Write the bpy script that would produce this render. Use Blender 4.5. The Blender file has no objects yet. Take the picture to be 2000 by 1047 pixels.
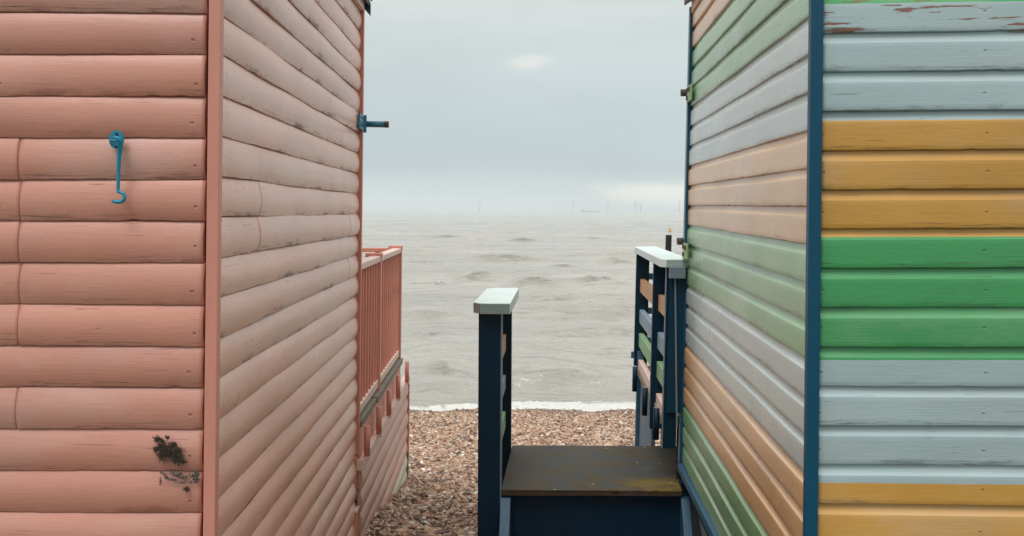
import bpy, bmesh, math, random
import numpy as np
from mathutils import Vector, Matrix
random.seed(7); rng = np.random.default_rng(11)
SC = bpy.context.scene
COL = SC.collection
F = 1944.0            # focal length in photo pixels
E = 4.1               # eye height above the sea; zr = height relative to the eye

def lin(r, g, b):
    f = lambda c: ((c/255+0.055)/1.055)**2.4 if c > 10.3 else c/255/12.92
    return (f(r), f(g), f(b), 1.0)

# ------------------------------------------------------------------ nodes
class NT:
    def __init__(s, tree): s.t = tree
    def n(s, kind, **kw):
        nd = s.t.nodes.new(kind)
        for k, v in kw.items():
            if k.startswith('i_'):
                key = k[2:]
                key = int(key) if key.isdigit() else key.replace('_', ' ')
                s.put(nd.inputs[key], v)
            else: setattr(nd, k, v)
        return nd
    def put(s, sock, v):
        if isinstance(v, bpy.types.NodeSocket): s.t.links.new(v, sock)
        elif isinstance(v, bpy.types.Node): s.t.links.new(v.outputs[0], sock)
        else: sock.default_value = v
    def m(s, op, a, b=None, c=None, clamp=False):
        nd = s.t.nodes.new('ShaderNodeMath'); nd.operation = op; nd.use_clamp = clamp
        for i, v in enumerate((a, b, c)):
            if v is not None: s.put(nd.inputs[i], v)
        return nd.outputs[0]
    def mix(s, f, a, b, blend='MIX'):
        nd = s.t.nodes.new('ShaderNodeMix'); nd.data_type = 'RGBA'; nd.blend_type = blend
        s.put(nd.inputs[0], f); s.put(nd.inputs[6], a); s.put(nd.inputs[7], b)
        return nd.outputs[2]
    def noise(s, vec, scale, detail=4, rough=.55, dist=0.0):
        nd = s.t.nodes.new('ShaderNodeTexNoise')
        s.put(nd.inputs['Vector'], vec); nd.inputs['Scale'].default_value = scale
        nd.inputs['Detail'].default_value = detail; nd.inputs['Roughness'].default_value = rough
        nd.inputs['Distortion'].default_value = dist
        return nd.outputs[0]
    def mapv(s, vec, scale=(1, 1, 1), loc=(0, 0, 0)):
        nd = s.t.nodes.new('ShaderNodeMapping'); s.put(nd.inputs[0], vec)
        nd.inputs['Scale'].default_value = scale; nd.inputs['Location'].default_value = loc
        return nd.outputs[0]
    def step(s, v, a, b, x=0.0, y=1.0):
        nd = s.t.nodes.new('ShaderNodeMapRange'); nd.interpolation_type = 'SMOOTHSTEP'
        s.put(nd.inputs[0], v); nd.inputs[1].default_value = a; nd.inputs[2].default_value = b
        nd.inputs[3].default_value = x; nd.inputs[4].default_value = y
        return nd.outputs[0]
    def attr(s, name, out=2):
        nd = s.t.nodes.new('ShaderNodeAttribute'); nd.attribute_name = name
        return nd.outputs[out]
    def ramp(s, v, stops, mode='LINEAR'):
        nd = s.t.nodes.new('ShaderNodeValToRGB'); nd.color_ramp.interpolation = mode
        e = nd.color_ramp.elements
        while len(e) > 1: e.remove(e[-1])
        e[0].position = stops[0][0]; e[0].color = stops[0][1]
        for p, c in stops[1:]:
            x = e.new(p); x.color = c
        s.put(nd.inputs[0], v); return nd.outputs[0]

def new_mat(name):
    m = bpy.data.materials.new(name); m.use_nodes = True
    t = m.node_tree; t.nodes.clear()
    N = NT(t); b = N.n('ShaderNodeBsdfPrincipled'); o = N.n('ShaderNodeOutputMaterial')
    t.links.new(b.outputs[0], o.inputs[0])
    return m, N, b

def board_mat(name, stops, dirt, wood, rough=.42, dirt_amt=.6, nail=(0.03, .49, .62), line_wobble=.006,
              nail_dark=.5, grain=.5, spec=.5, coat=.35):
    """painted weather boarding: stops = [(height attr threshold, colour)] low to high"""
    m, N, b = new_mat(name)
    uv = N.n('ShaderNodeUVMap').outputs[0]
    sep = N.n('ShaderNodeSeparateXYZ', i_0=uv); u, v = sep.outputs[0], sep.outputs[1]
    fr, rnd, wear, h = N.attr('fr'), N.attr('rnd'), N.attr('wear'), N.attr('h')
    comb = N.n('ShaderNodeCombineXYZ', i_0=u, i_1=v, i_2=N.m('MULTIPLY', rnd, 7.3)).outputs[0]
    # paint colour by height
    wob = N.m('MULTIPLY', N.m('SUBTRACT', N.noise(N.mapv(comb, (9, 1, 1)), 1.0, 3), .5), line_wobble)
    hh = N.m('ADD', h, wob)
    lo, hi = -2.4, 2.4
    col = N.ramp(N.m('DIVIDE', N.m('SUBTRACT', hh, lo), hi-lo),
                 [(0.0 if i == 0 else (z-lo)/(hi-lo), c) for i, (z, c) in enumerate(stops)], 'CONSTANT') \
        if len(stops) > 1 else stops[0][1]
    # tone variation from board to board and along it
    tone = N.m('ADD', N.m('MULTIPLY', N.noise(N.mapv(comb, (2.2, 5, 1)), 1.0, 5), .42),
               N.m('MULTIPLY', N.noise(N.mapv(comb, (7, 170, 1)), 1.0, 4), .13))
    tone = N.m('ADD', tone, N.m('MULTIPLY', rnd, .14))
    tone = N.m('ADD', tone, .67)
    col = N.mix(1.0, col, tone, 'MULTIPLY')
    # chalky bleached bloom
    bl = N.step(N.noise(N.mapv(comb, (1.3, 3, 1), (4, 2, 0)), 1.0, 6, .65), .45, .75, 0, .22)
    col = N.mix(bl, col, (.62, .60, .56, 1))
    # dirt that collects in streaks near the lower lip of a board and in knots
    streak = N.noise(N.mapv(comb, (14, 60, 1)), 1.0, 6, .7)
    patch = N.noise(N.mapv(comb, (2.6, 3.2, 1), (9, 1, 0)), 1.0, 3, .6)
    low = N.step(fr, .62, 1.0)
    dm = N.m('MULTIPLY', N.step(N.m('ADD', N.m('MULTIPLY', low, .13), N.m('ADD', N.m('MULTIPLY', streak, .45), N.m('MULTIPLY', patch, .55))), .635, .73), low)
    vert = N.step(N.noise(N.mapv(comb, (70, 5, 1)), 1.0, 4, .7), .64, .76, 0, .30)
    vert = N.m('MULTIPLY', vert, N.step(patch, .50, .66))
    dm = N.m('MAXIMUM', dm, vert)
    grime = N.step(fr, .985, 1.0, 0, .5)
    dm = N.m('MULTIPLY', N.m('MAXIMUM', dm, grime), dirt_amt, clamp=True)
    col = N.mix(dm, col, dirt)
    # flaked paint
    fl = N.noise(N.mapv(comb, (5.5, 62, 1), (1, 3, 0)), 1.0, 5, .62)
    reg = N.noise(N.mapv(comb, (1.7, 4, 1), (7, 8, 0)), 1.0, 2)
    flm = N.m('ADD', N.m('MULTIPLY', fl, .72), N.m('MULTIPLY', reg, .28))
    thr = N.m('SUBTRACT', .775, N.m('MULTIPLY', wear, .225))
    pk = N.m('GREATER_THAN', flm, thr)
    col = N.mix(pk, col, wood)
    # hairline cracks
    ck = N.noise(N.mapv(comb, (4, 240, 1), (2, 5, 0)), 1.0, 4, .6)
    ckm = N.m('MULTIPLY', N.step(ck, .66, .70), N.step(N.m('ADD', reg, N.m('MULTIPLY', wear, .25)), .46, .62))
    ck2 = N.m('MULTIPLY', N.m('MULTIPLY', N.step(N.noise(N.mapv(comb, (7, 190, 1), (3, 9, 1)), 1.0, 5, .65), .54, .60), N.step(fr, .80, .90)), N.step(reg, .44, .58))
    ckm = N.m('MAXIMUM', ckm, N.m('MULTIPLY', ck2, .8))
    col = N.mix(N.m('MULTIPLY', ckm, .65), col, (.06, .045, .035, 1))
    # nails
    u0, per, nf = nail
    uj = N.m('ADD', N.m('SUBTRACT', u, u0), N.m('MULTIPLY', N.m('SUBTRACT', rnd, .5), .016))
    du = N.m('SUBTRACT', N.m('MODULO', N.m('ADD', uj, per/2+per), per), per/2)
    nfv = N.m('ADD', nf, N.m('MULTIPLY', N.m('SUBTRACT', N.m('FRACT', N.m('MULTIPLY', rnd, 13.7)), .5), .14))
    dv = N.m('MULTIPLY', N.m('SUBTRACT', fr, nfv), .12*1.3)
    d = N.m('SQRT', N.m('ADD', N.m('MULTIPLY', du, du), N.m('MULTIPLY', dv, dv)))
    nm = N.step(N.m('ADD', d, N.m('MULTIPLY', N.m('SUBTRACT', streak, .5), .006)), .0020, .0075, 1, 0)
    col = N.mix(N.m('MULTIPLY', nm, nail_dark), col, (.07, .055, .045, 1))
    N.put(b.inputs['Base Color'], col)
    N.put(b.inputs['Roughness'], N.m('ADD', rough, N.m('ADD', N.m('MULTIPLY', N.m('SUBTRACT', patch, .5), .25), N.m('MULTIPLY', dm, .3))))
    b.inputs['Specular IOR Level'].default_value = spec
    b.inputs['Coat Weight'].default_value = coat; b.inputs['Coat Roughness'].default_value = .34
    g1 = N.noise(N.mapv(comb, (8, 260, 1)), 1.0, 5, .6)
    g2 = N.noise(N.mapv(comb, (30, 42, 1)), 1.0, 6, .6)
    hgt = N.m('ADD', N.m('MULTIPLY', g1, .0010*grain*2), N.m('MULTIPLY', g2, .0011))
    hgt = N.m('SUBTRACT', hgt, N.m('MULTIPLY', nm, .0022))
    hgt = N.m('SUBTRACT', hgt, N.m('MULTIPLY', pk, .0009))
    hgt = N.m('SUBTRACT', hgt, N.m('MULTIPLY', ckm, .0010))
    bp = N.n('ShaderNodeBump', i_Strength=.7, i_Distance=1.0, i_Height=hgt)
    N.put(b.inputs['Normal'], bp.outputs[0])
    return m

def paint_mat(name, c, rough=.45, var=.25, worn=None, worn_amt=.06, grain_axis=2, edge=.0009, spec=.5, bloom=.10):
    m, N, b = new_mat(name)
    oc = N.n('ShaderNodeTexCoord').outputs['Object']
    sc = [38, 38, 38]; sc[grain_axis] = 3.5
    big = N.noise(oc, 3.1, 5)
    g = N.noise(N.mapv(oc, tuple(sc)), 1.0, 5, .65)
    tone = N.m('ADD', N.m('MULTIPLY', big, var), N.m('MULTIPLY', g, var*.8))
    tone = N.m('ADD', tone, 1-var*.9)
    col = N.mix(1.0, c, tone, 'MULTIPLY')
    bl = N.step(N.noise(oc, 9, 6, .7), .5, .8, 0, bloom)
    col = N.mix(bl, col, (.5, .5, .5, 1))
    if worn:
        w = N.step(N.m('ADD', N.m('MULTIPLY', g, .6), N.m('MULTIPLY', N.noise(oc, 14, 5, .7), .4)), .70-worn_amt, .72-worn_amt)
        col = N.mix(w, col, worn)
    N.put(b.inputs['Base Color'], col); b.inputs['Roughness'].default_value = rough
    b.inputs['Specular IOR Level'].default_value = spec
    bp = N.n('ShaderNodeBump', i_Strength=.6, i_Distance=1.0, i_Height=N.m('MULTIPLY', g, edge*2))
    N.put(b.inputs['Normal'], bp.outputs[0])
    return m

# ------------------------------------------------------------------ objects
def link(name, me, mat, parent=None, origin=None):
    """one mesh object; its vertices are world coordinates, its origin is moved to its middle"""
    n = len(me.vertices); co = np.empty(n*3, dtype=np.float32)
    me.vertices.foreach_get('co', co); co = co.reshape(-1, 3)
    if origin is None:
        mn, mx = co.min(0), co.max(0); origin = (mn+mx)/2
        if parent is None: origin = np.array([origin[0], origin[1], mn[2]])
    origin = np.array(origin, dtype=np.float32)
    me.vertices.foreach_set('co', (co-origin).ravel()); me.update()
    o = bpy.data.objects.new(name, me); COL.objects.link(o)
    if mat: me.materials.append(mat)
    if parent is not None:
        o.parent = parent
        base = Vector(origin.tolist()); p = parent
        while p is not None: base -= p.location; p = p.parent
        o.location = base
    else: o.location = origin.tolist()
    return o

def tag(o, label=None, cat=None, group=None, kind=None):
    for k, v in (('label', label), ('category', cat), ('group', group), ('kind', kind)):
        if v: o[k] = v
    return o

def empty(name, loc, label, cat, group=None):
    o = bpy.data.objects.new(name, None); COL.objects.link(o); o.location = loc
    o.empty_display_size = .2
    return tag(o, label, cat, group)

def from_arrays(name, V, Fc, smooth=True):
    me = bpy.data.meshes.new(name)
    V = np.asarray(V, dtype=np.float32); Fc = np.asarray(Fc, dtype=np.int32)
    k = Fc.shape[1]
    me.vertices.add(len(V)); me.vertices.foreach_set('co', V.ravel())
    me.loops.add(Fc.size); me.loops.foreach_set('vertex_index', Fc.ravel())
    me.polygons.add(len(Fc))
    me.polygons.foreach_set('loop_start', np.arange(0, Fc.size, k, dtype=np.int32))
    try: me.polygons.foreach_set('loop_total', np.full(len(Fc), k, dtype=np.int32))
    except Exception: pass
    me.polygons.foreach_set('use_smooth', np.full(len(Fc), smooth, dtype=bool))
    me.update(calc_edges=True); me.validate()
    return me

class MB:
    """collects bevelled solids into one mesh"""
    def __init__(s): s.bm = bmesh.new()
    def hexa(s, P, bevel=.002):
        b = bmesh.new(); v = [b.verts.new(p) for p in P]
        for f in ((0, 3, 2, 1), (4, 5, 6, 7), (0, 1, 5, 4), (1, 2, 6, 5), (2, 3, 7, 6), (3, 0, 4, 7)):
            b.faces.new([v[i] for i in f])
        bmesh.ops.recalc_face_normals(b, faces=b.faces)
        if bevel: bmesh.ops.bevel(b, geom=list(b.edges), offset=bevel, segments=2, affect='EDGES', profile=.6)
        s.merge(b); return s
    def box(s, fr, a, d, z, bevel=.002):
        """box between off a[0]..a[1], depth d[0]..d[1], height z[0]..z[1] in frame fr"""
        return s.hexa([fr(a[0], d[0], z[0]), fr(a[1], d[0], z[0]), fr(a[1], d[1], z[0]), fr(a[0], d[1], z[0]),
                       fr(a[0], d[0], z[1]), fr(a[1], d[0], z[1]), fr(a[1], d[1], z[1]), fr(a[0], d[1], z[1])], bevel)
    def prism(s, bottom, top, bevel=.002):
        b = bmesh.new(); n = len(bottom)
        v0 = [b.verts.new(p) for p in bottom]; v1 = [b.verts.new(p) for p in top]
        b.faces.new(v0); b.faces.new(v1)
        for i in range(n): b.faces.new((v0[i], v0[(i+1) % n], v1[(i+1) % n], v1[i]))
        bmesh.ops.recalc_face_normals(b, faces=b.faces)
        if bevel: bmesh.ops.bevel(b, geom=list(b.edges), offset=bevel, segments=2, affect='EDGES', profile=.6)
        s.merge(b); return s
    def tube(s, pts, rad, seg=12, cap=True):
        b = bmesh.new(); pts = [Vector(p) for p in pts]; rings = []
        if not hasattr(rad, '__len__'): rad = [rad]*len(pts)
        up = None
        for i, p in enumerate(pts):
            t = (pts[min(i+1, len(pts)-1)]-pts[max(i-1, 0)]).normalized()
            if up is None: up = t.orthogonal().normalized()
            up = (up-t*up.dot(t)).normalized(); w = t.cross(up)
            rings.append([b.verts.new(p+(up*math.cos(2*math.pi*k/seg)+w*math.sin(2*math.pi*k/seg))*rad[i]) for k in range(seg)])
        for r0, r1 in zip(rings, rings[1:]):
            for k in range(seg):
                f = b.faces.new((r0[k], r0[(k+1) % seg], r1[(k+1) % seg], r1[k])); f.smooth = True
        if cap: b.faces.new(rings[0][::-1]); b.faces.new(rings[-1])
        bmesh.ops.recalc_face_normals(b, faces=b.faces)
        s.merge(b); return s
    def merge(s, b):
        me = bpy.data.meshes.new('t'); b.to_mesh(me); b.free(); s.bm.from_mesh(me); bpy.data.meshes.remove(me)
    def build(s, name, mat, parent=None):
        me = bpy.data.meshes.new(name); s.bm.to_mesh(me); s.bm.free()
        return link(name, me, mat, parent)

def clone(o, dv, label=None):
    c = o.copy(); COL.objects.link(c); c.parent = o.parent; c.location = o.location+Vector(dv)
    for ch in list(o.children):
        d = ch.copy(); COL.objects.link(d); d.parent = c
    if label: c['label'] = label
    return c

# frames of the two huts: off = distance sideways from the hut's own axis, d = distance away, z relative to the eye
def LP(off, d, z): return Vector((-.01492*d+off+.007*z, d, E+z))
def leanR(d): return .007+max(0, min(1, (d-3.045)/2.985))*.014
def RP(off, d, z): return Vector((.04938*d+off+leanR(d)*z, d, E+z))
def SP(off, d, z): return Vector((.04938*d+off+.001*z, d, E+z))      # the upright steps beside the right hut

# ------------------------------------------------------------------ weather boarding
def log_profile():
    vs = [0, .02, .08, .16, .26, .36, .46, .56, .66, .76, .86, .94, .985, 1.0]
    pts = [(v, .005+.0165*(1-((v-.52)/.56)**2)+.003*v) for v in vs]
    return [(-.06, -.006), (-.006, .002)]+pts+[(1.004, .003), (1.0, -.008)]
def ship_profile():
    pts = [(-.05, .000), (0, .0050), (.05, .0051), (.11, .0059), (.16, .0076), (.205, .0102), (.24, .0135), (.264, .0166), (.27, .0170), (.285, .0174),
           (.4, .0176), (.55, .0178), (.7, .0178), (.85, .0176), (.975, .0174), (.988, .0167), (.997, .0152), (1.0, .0130), (1.002, .004), (1.0, -.006)]
    return pts

def boards(name, mp, ztop, n, rng_s, profile, mat, parent, pitch=.12, du=.02, seams=None, wear=None, hfun=None, wob=.0012, o0=-.016, seed=0):
    """mp(s, z, o) -> point; rng_s(z) -> (s0, s1); seams: {board: [s, ...]}"""
    R = np.random.default_rng(seed); VV, FF, UV = [], [], []; A = {k: [] for k in ('fr', 'rnd', 'wear', 'h')}; base = 0
    for k in range(n):
        zt = ztop-k*pitch; s0, s1 = rng_s(zt-pitch/2)
        if s1-s0 < .05: continue
        s0 = s0+R.uniform(0, .004)
        S = np.arange(s0, s1, du); S = np.append(S, s1)
        for q in (seams or {}).get(k, []):
            S = S[abs(S-q) > .005]; S = np.sort(np.append(S, [q-.0022, q-.0010, q, q+.0010, q+.0022]))
        ph = R.uniform(0, 6.28, 5); fq = np.array([1.3, 3.1, 7.7, 16, 37.])
        am = np.array([1, .8, .45, .35, .3])*wob
        wv = sum(am[i]*np.sin(fq[i]*S*2.1+ph[i]) for i in range(5))
        ph2 = R.uniform(0, 6.28, 3); wo = sum(.0011*np.sin(f*S+p) for f, p in zip((1.1, 2.7, 6.1), ph2))
        chip = np.convolve((R.random(len(S)) > .975)*R.uniform(.3, 1, len(S)), [.5, 1, .7], 'same')*.0028
        oj = R.uniform(-.0012, .0012); rd = R.random(); groove = np.zeros(len(S))
        for q in (seams or {}).get(k, []): groove += .008*np.clip(1-abs(S-q)/.0022, 0, 1)
        side = np.zeros(len(S))
        for q in (seams or {}).get(k, []): side += np.where(S > q, R.uniform(-.002, .002), 0)
        m, p = len(S), len(profile)
        for (v, o) in profile:
            w = max(0, min(1, (v-.5)*2))
            for i in range(m):
                z = zt-v*pitch+wv[i]*w+(chip[i]*w if v > .9 else 0)
                pt = mp(S[i], z, o0+o+oj+wo[i]+side[i]-(groove[i] if v >= 0 else 0)); VV.append(pt)
                UV.append((S[i], z)); A['fr'].append(v); A['rnd'].append(rd)
                A['wear'].append((wear or {}).get(k, 0)); A['h'].append(hfun(k, z) if hfun else 0)
        idx = base+np.arange(p*m).reshape(p, m)
        q = np.stack([idx[:-1, :-1], idx[1:, :-1], idx[1:, 1:], idx[:-1, 1:]], -1).reshape(-1, 4); FF.append(q)
        for cidx in (0, m-1):        # close the board's end
            col = idx[:, cidx]
            for j in range(1, p-2): FF.append(np.array([[col[0], col[j], col[j+1], col[j+1]]])[:, :4])
        base += p*m
    FF = np.concatenate(FF)
    tri = FF[:, 2] == FF[:, 3]; quads = FF[~tri]; tris = FF[tri][:, :3]
    me = bpy.data.meshes.new(name)
    allv = np.array([tuple(v) for v in VV], dtype=np.float32)
    me.vertices.add(len(allv)); me.vertices.foreach_set('co', allv.ravel())
    li = np.concatenate([quads.ravel(), tris.ravel()]).astype(np.int32)
    ls = np.concatenate([np.arange(len(quads))*4, len(quads)*4+np.arange(len(tris))*3]).astype(np.int32)
    me.loops.add(len(li)); me.loops.foreach_set('vertex_index', li)
    me.polygons.add(len(ls)); me.polygons.foreach_set('loop_start', ls)
    sm = np.ones(len(ls), dtype=bool); sm[len(quads):] = False
    me.polygons.foreach_set('use_smooth', sm)
    me.update(calc_edges=True)
    uvl = me.uv_layers.new(name='UVMap'); uva = np.array(UV, dtype=np.float32)[li]
    uvl.data.foreach_set('uv', uva.ravel())
    for kx, arr in A.items():
        a = me.attributes.new(kx, 'FLOAT', 'POINT'); a.data.foreach_set('value', np.array(arr, dtype=np.float32))
    bm = bmesh.new(); bm.from_mesh(me); bmesh.ops.recalc_face_normals(bm, faces=bm.faces); bm.to_mesh(me); bm.free()
    return link(name, me, mat, parent)

# ------------------------------------------------------------------ palette
PINK = lin(203, 138, 120)
M = {}
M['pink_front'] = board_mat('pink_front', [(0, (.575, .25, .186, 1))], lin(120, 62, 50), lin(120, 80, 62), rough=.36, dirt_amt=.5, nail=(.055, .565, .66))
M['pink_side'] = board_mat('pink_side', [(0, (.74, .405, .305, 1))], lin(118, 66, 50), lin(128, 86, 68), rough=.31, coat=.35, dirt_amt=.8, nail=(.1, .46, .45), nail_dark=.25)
M['pink'] = paint_mat('pink_trim', (.64, .265, .20, 1), .45, .22, lin(140, 95, 80), .02)
M['pink_dark'] = paint_mat('pink_rail', (.62, .25, .185, 1), .45, .25, lin(120, 80, 66), .03)
M['pink_cap'] = paint_mat('pink_handrail', (.72, .52, .45, 1), .5, .22, lin(150, 120, 105), .05, 1)
M['bare'] = paint_mat('cream_board', (.56, .56, .45, 1), .55, .25, lin(120, 120, 95), .05, 1)
M['grey_wood'] = paint_mat('weathered_deck', (.22, .20, .15, 1), .8, .7, lin(90, 95, 70), .12, 1, .002)
M['dark'] = paint_mat('dark_timber', (.012, .012, .013, 1), .8, .4)
M['teal'] = paint_mat('turquoise_paint', (.004, .235, .375, 1), .3, .2, None)
M['screw'] = paint_mat('dark_screw', (.02, .02, .022, 1), .5, .3)
M['blue_iron'] = paint_mat('blue_iron', (.03, .19, .31, 1), .4, .35, lin(90, 75, 70), .05)
M['rust'] = paint_mat('rusty_iron', (.07, .05, .05, 1), .7, .6)
M['blue_trim'] = paint_mat('blue_trim', (.003, .068, .130, 1), .45, .25, lin(30, 80, 110), -.02, bloom=.015, spec=.32)
M['navy'] = paint_mat('navy_paint', (.0012, .020, .043, 1), .45, .5, lin(8, 34, 55), -.03, spec=.22, bloom=.012)
M['deep_blue'] = paint_mat('deep_blue_paint', (.002, .035, .068, 1), .5, .3, lin(20, 60, 85), -.02, bloom=.01, spec=.25)
M['skirt_blue'] = paint_mat('skirt_blue', (.085, .15, .22, 1), .55, .6, lin(60, 85, 105), .06)
M['blue_mid'] = paint_mat('mid_blue_paint', (.03, .10, .17, 1), .5, .4, lin(80, 105, 120), .05)
M['blue_grey'] = paint_mat('grey_blue_paint', (.16, .21, .26, 1), .5, .35, lin(80, 90, 95), .05)
M['cap_white'] = paint_mat('pale_cap_paint', (.64, .73, .72, 1), .5, .28, lin(120, 135, 135), .05, 1)
M['tan'] = paint_mat('tan_paint', (.50, .27, .12, 1), .5, .2, lin(130, 100, 75), .0, 1)
M['rail_blue'] = paint_mat('rail_blue_paint', (.20, .29, .36, 1), .5, .25, lin(120, 130, 135), .0, 1)
M['rail_green'] = paint_mat('rail_green_paint', (.22, .40, .20, 1), .5, .25, lin(110, 130, 105), .0, 1)
M['green_iron'] = paint_mat('green_painted_iron', (.28, .42, .20, 1), .5, .35, lin(110, 70, 40), .08)
M['felt'] = paint_mat('roof_felt', (.05, .045, .045, 1), .85, .5)
M['roof_wood'] = paint_mat('brown_roof_edge', (.13, .075, .05, 1), .7, .5)
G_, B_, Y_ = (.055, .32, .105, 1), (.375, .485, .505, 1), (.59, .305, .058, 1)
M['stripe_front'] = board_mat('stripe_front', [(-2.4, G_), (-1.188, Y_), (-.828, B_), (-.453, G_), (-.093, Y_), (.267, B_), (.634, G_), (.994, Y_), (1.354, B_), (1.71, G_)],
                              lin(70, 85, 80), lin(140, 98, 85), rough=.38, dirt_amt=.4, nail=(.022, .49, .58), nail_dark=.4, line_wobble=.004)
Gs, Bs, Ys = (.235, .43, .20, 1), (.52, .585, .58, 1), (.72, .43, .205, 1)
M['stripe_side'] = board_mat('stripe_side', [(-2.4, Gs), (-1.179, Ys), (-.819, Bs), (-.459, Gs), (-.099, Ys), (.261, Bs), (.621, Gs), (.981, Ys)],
                             lin(100, 95, 80), lin(140, 120, 100), rough=.30, coat=.6, dirt_amt=.35, nail=(.1, .41, .6), nail_dark=.3, line_wobble=0)

# ================================================================== LEFT HUT
lh = empty('beach_hut', LP(-1.9, 4.3, -1.95), 'salmon pink beach hut clad in rounded log boards, turquoise hook on its wall', 'beach hut')
EAVE, APEX, WL = 1.215, 2.02, 2.3
def sr(s0, s1):                    # gable: boards shorten above the eaves
    def f(z):
        if z < EAVE-.02: return (s0, s1)
        t = (z-EAVE)/(APEX-EAVE)*(s1-s0)/2
        return (s0+t+.02, s1-t-.02)
    return f
seamF = {k: [.557+random.uniform(-.002, .002)] for k in list(range(17, 22))+[23]}
NF = 38; ztF = .4477+.12*13
seamF = {13+3-1+j: v for j, v in zip([0, 1, 2, 3, 4, 6], [[.560], [.556], [.558], [.555], [.557], [.559]])}
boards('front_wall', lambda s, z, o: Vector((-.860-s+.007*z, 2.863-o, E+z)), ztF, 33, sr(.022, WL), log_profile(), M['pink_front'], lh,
       du=.014, seams=seamF, seed=3, wob=.0011, wear={19: .45, 18: .2, 21: .25, 22: .5, 24: .3, 14: .35, 11: .4, 12: .2, 25: .35, 27: .1})
bS = lambda y: int(round((.46+.12*6-((413-y)/F*2.94))/.12))
seamS = {}
for k in range(8, 11): seamS.setdefault(k, []).append(.545+.004*(k % 2))
for k in range(9, 13): seamS.setdefault(k, []).append(2.63)
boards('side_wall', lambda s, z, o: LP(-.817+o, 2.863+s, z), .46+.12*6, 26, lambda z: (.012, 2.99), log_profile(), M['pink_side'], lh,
       du=.02, seams=seamS, seed=5, wob=.0014, wear={10: .35, 11: .2, 13: .4, 12: .15})
boards('back_wall', lambda s, z, o: LP(-.86-s+.04, 5.90+o-.03, z), .46+.12*12, 32, sr(.05, WL), log_profile(), M['pink_side'], lh, du=.3, seed=6)
boards('outer_wall', lambda s, z, o: LP(-.817-WL-o, 2.863+s, z), .46+.12*6, 26, lambda z: (.012, 2.99), log_profile(), M['pink_side'], lh, du=.3, seed=8)
def core(fr, a0, a1, d0, d1, zb, ze, za, par):
    mid = (a0+a1)/2
    poly = [(a0, zb), (a1, zb), (a1, ze), (mid, za), (a0, ze)]
    MB().prism([fr(a, d0, z) for a, z in poly], [fr(a, d1, z) for a, z in poly], 0).build('inner_frame', M['dark'], par)
core(LP, -.817-WL+.03, -.845, 2.893, 5.83, -1.72, EAVE-.04, APEX-.06, lh)
MB().box(LP, (-.829, -.795), (2.838, 2.876), (-1.95, 1.235), .0025).build('corner_post', M['pink'], lh)
MB().box(LP, (-.86, -.797), (2.877, 5.863), (1.178, 1.240), .002).build('frieze_board', M['pink_cap'], lh)
MB().box(LP, (-.84-WL, -.80-WL), (2.838, 2.876), (-1.95, 1.2), .0025).build('corner_post', M['pink'], lh)
MB().box(LP, (-.862, -.798), (5.864, 5.90), (-1.44, 1.24), .0025).build('corner_post', M['pink_dark'], lh)
MB().box(LP, (-.868, -.81), (5.81, 5.90), (-1.62, -1.445), .0025).build('corner_post_foot', M['pink_dark'], lh)
MB().box(LP, (-.872, -.80), (5.80, 5.88), (-1.95, -1.76), .003).build('corner_pile', M['pink_dark'], lh)
MB().box(LP, (-.885, -.795), (5.79, 5.89), (-1.76, -1.745), .002).build('pile_cap', M['pink_cap'], lh)
def roof(fr, a0, a1, d0, d1, ze, za, par, over=.048, sgn=1):
    mid = (a0+a1)/2; sl = (za-ze)/((a1-a0)/2)
    for i, (e, g) in enumerate(((a0-over, 1), (a1+over, -1))):
        zl = ze-over*sl*.3+.012
        P = lambda d: [fr(e, d, zl), fr(mid, d, za+.015), fr(mid, d, za+.05), fr(e, d, zl+.033)]
        MB().prism(P(d0), P(d1), .002).build('roof', M['roof_wood'] , par)
        Q = lambda d: [fr(e-.01*g, d, zl+.036), fr(mid, d, za+.053), fr(mid, d, za+.065), fr(e-.01*g, d, zl+.048)]
        MB().prism(Q(d0-.01), Q(d1+.01), 0).build('roof_felt', M['felt'], par)
roof(LP, -.817-WL, -.82, 2.76, 5.955, EAVE, APEX, lh)
for d in (2.745, 5.915):           # blue barge boards with pointed ends
    for g, e in ((1, -.817+.05), (-1, -.817-WL-.05)):
        mid = -.817-WL/2; zt = EAVE+.02
        P = [(e, zt), (e, zt-.075), (e-g*.035, zt-.035), (mid, APEX-.07), (mid, APEX+.01)]
        MB().prism([LP(a, d, z) for a, z in P], [LP(a, d+.022, z) for a, z in P], 0).build('barge_board', M['blue_trim'], lh)
# hook hanging on the front wall
def pxl(x, y, d): return Vector(((x-1000)/F*d, d, E-(y-413)/F*d))
c = pxl(227, 276, 2.84)
def disc(c, rx, rz, t, n=28):
    ring = [(c.x+rx*math.cos(2*math.pi*k/n), c.z+rz*math.sin(2*math.pi*k/n)) for k in range(n)]
    return [Vector((x, c.y+t/2, z)) for x, z in ring], [Vector((x, c.y-t/2, z)) for x, z in ring]
a, b_ = disc(c, .0215, .0265, .004)
hook = MB().prism(a, b_, .0008).build('hook_plate', M['teal'], lh)
hook_rod = MB().tube([pxl(x, y, d) for x, y, d in ((219, 274, 2.822), (225, 272, 2.815), (231, 274, 2.815), (235, 280, 2.82), (234, 290, 2.825), (232, 310, 2.825), (231, 340, 2.826), (230.5, 370, 2.827), (231, 378, 2.827), (236, 379, 2.826), (241, 382, 2.825), (243.5, 388, 2.825), (242, 394, 2.825), (236, 397.5, 2.825), (228, 398, 2.825), (219, 396, 2.825))],
            [.0045, .0055, .0065, .0075, .0072, .0056, .0052, .005, .0052, .0052, .0052, .0052, .0052, .0052, .005, .0044]).build('hook', M['teal'], lh)
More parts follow.
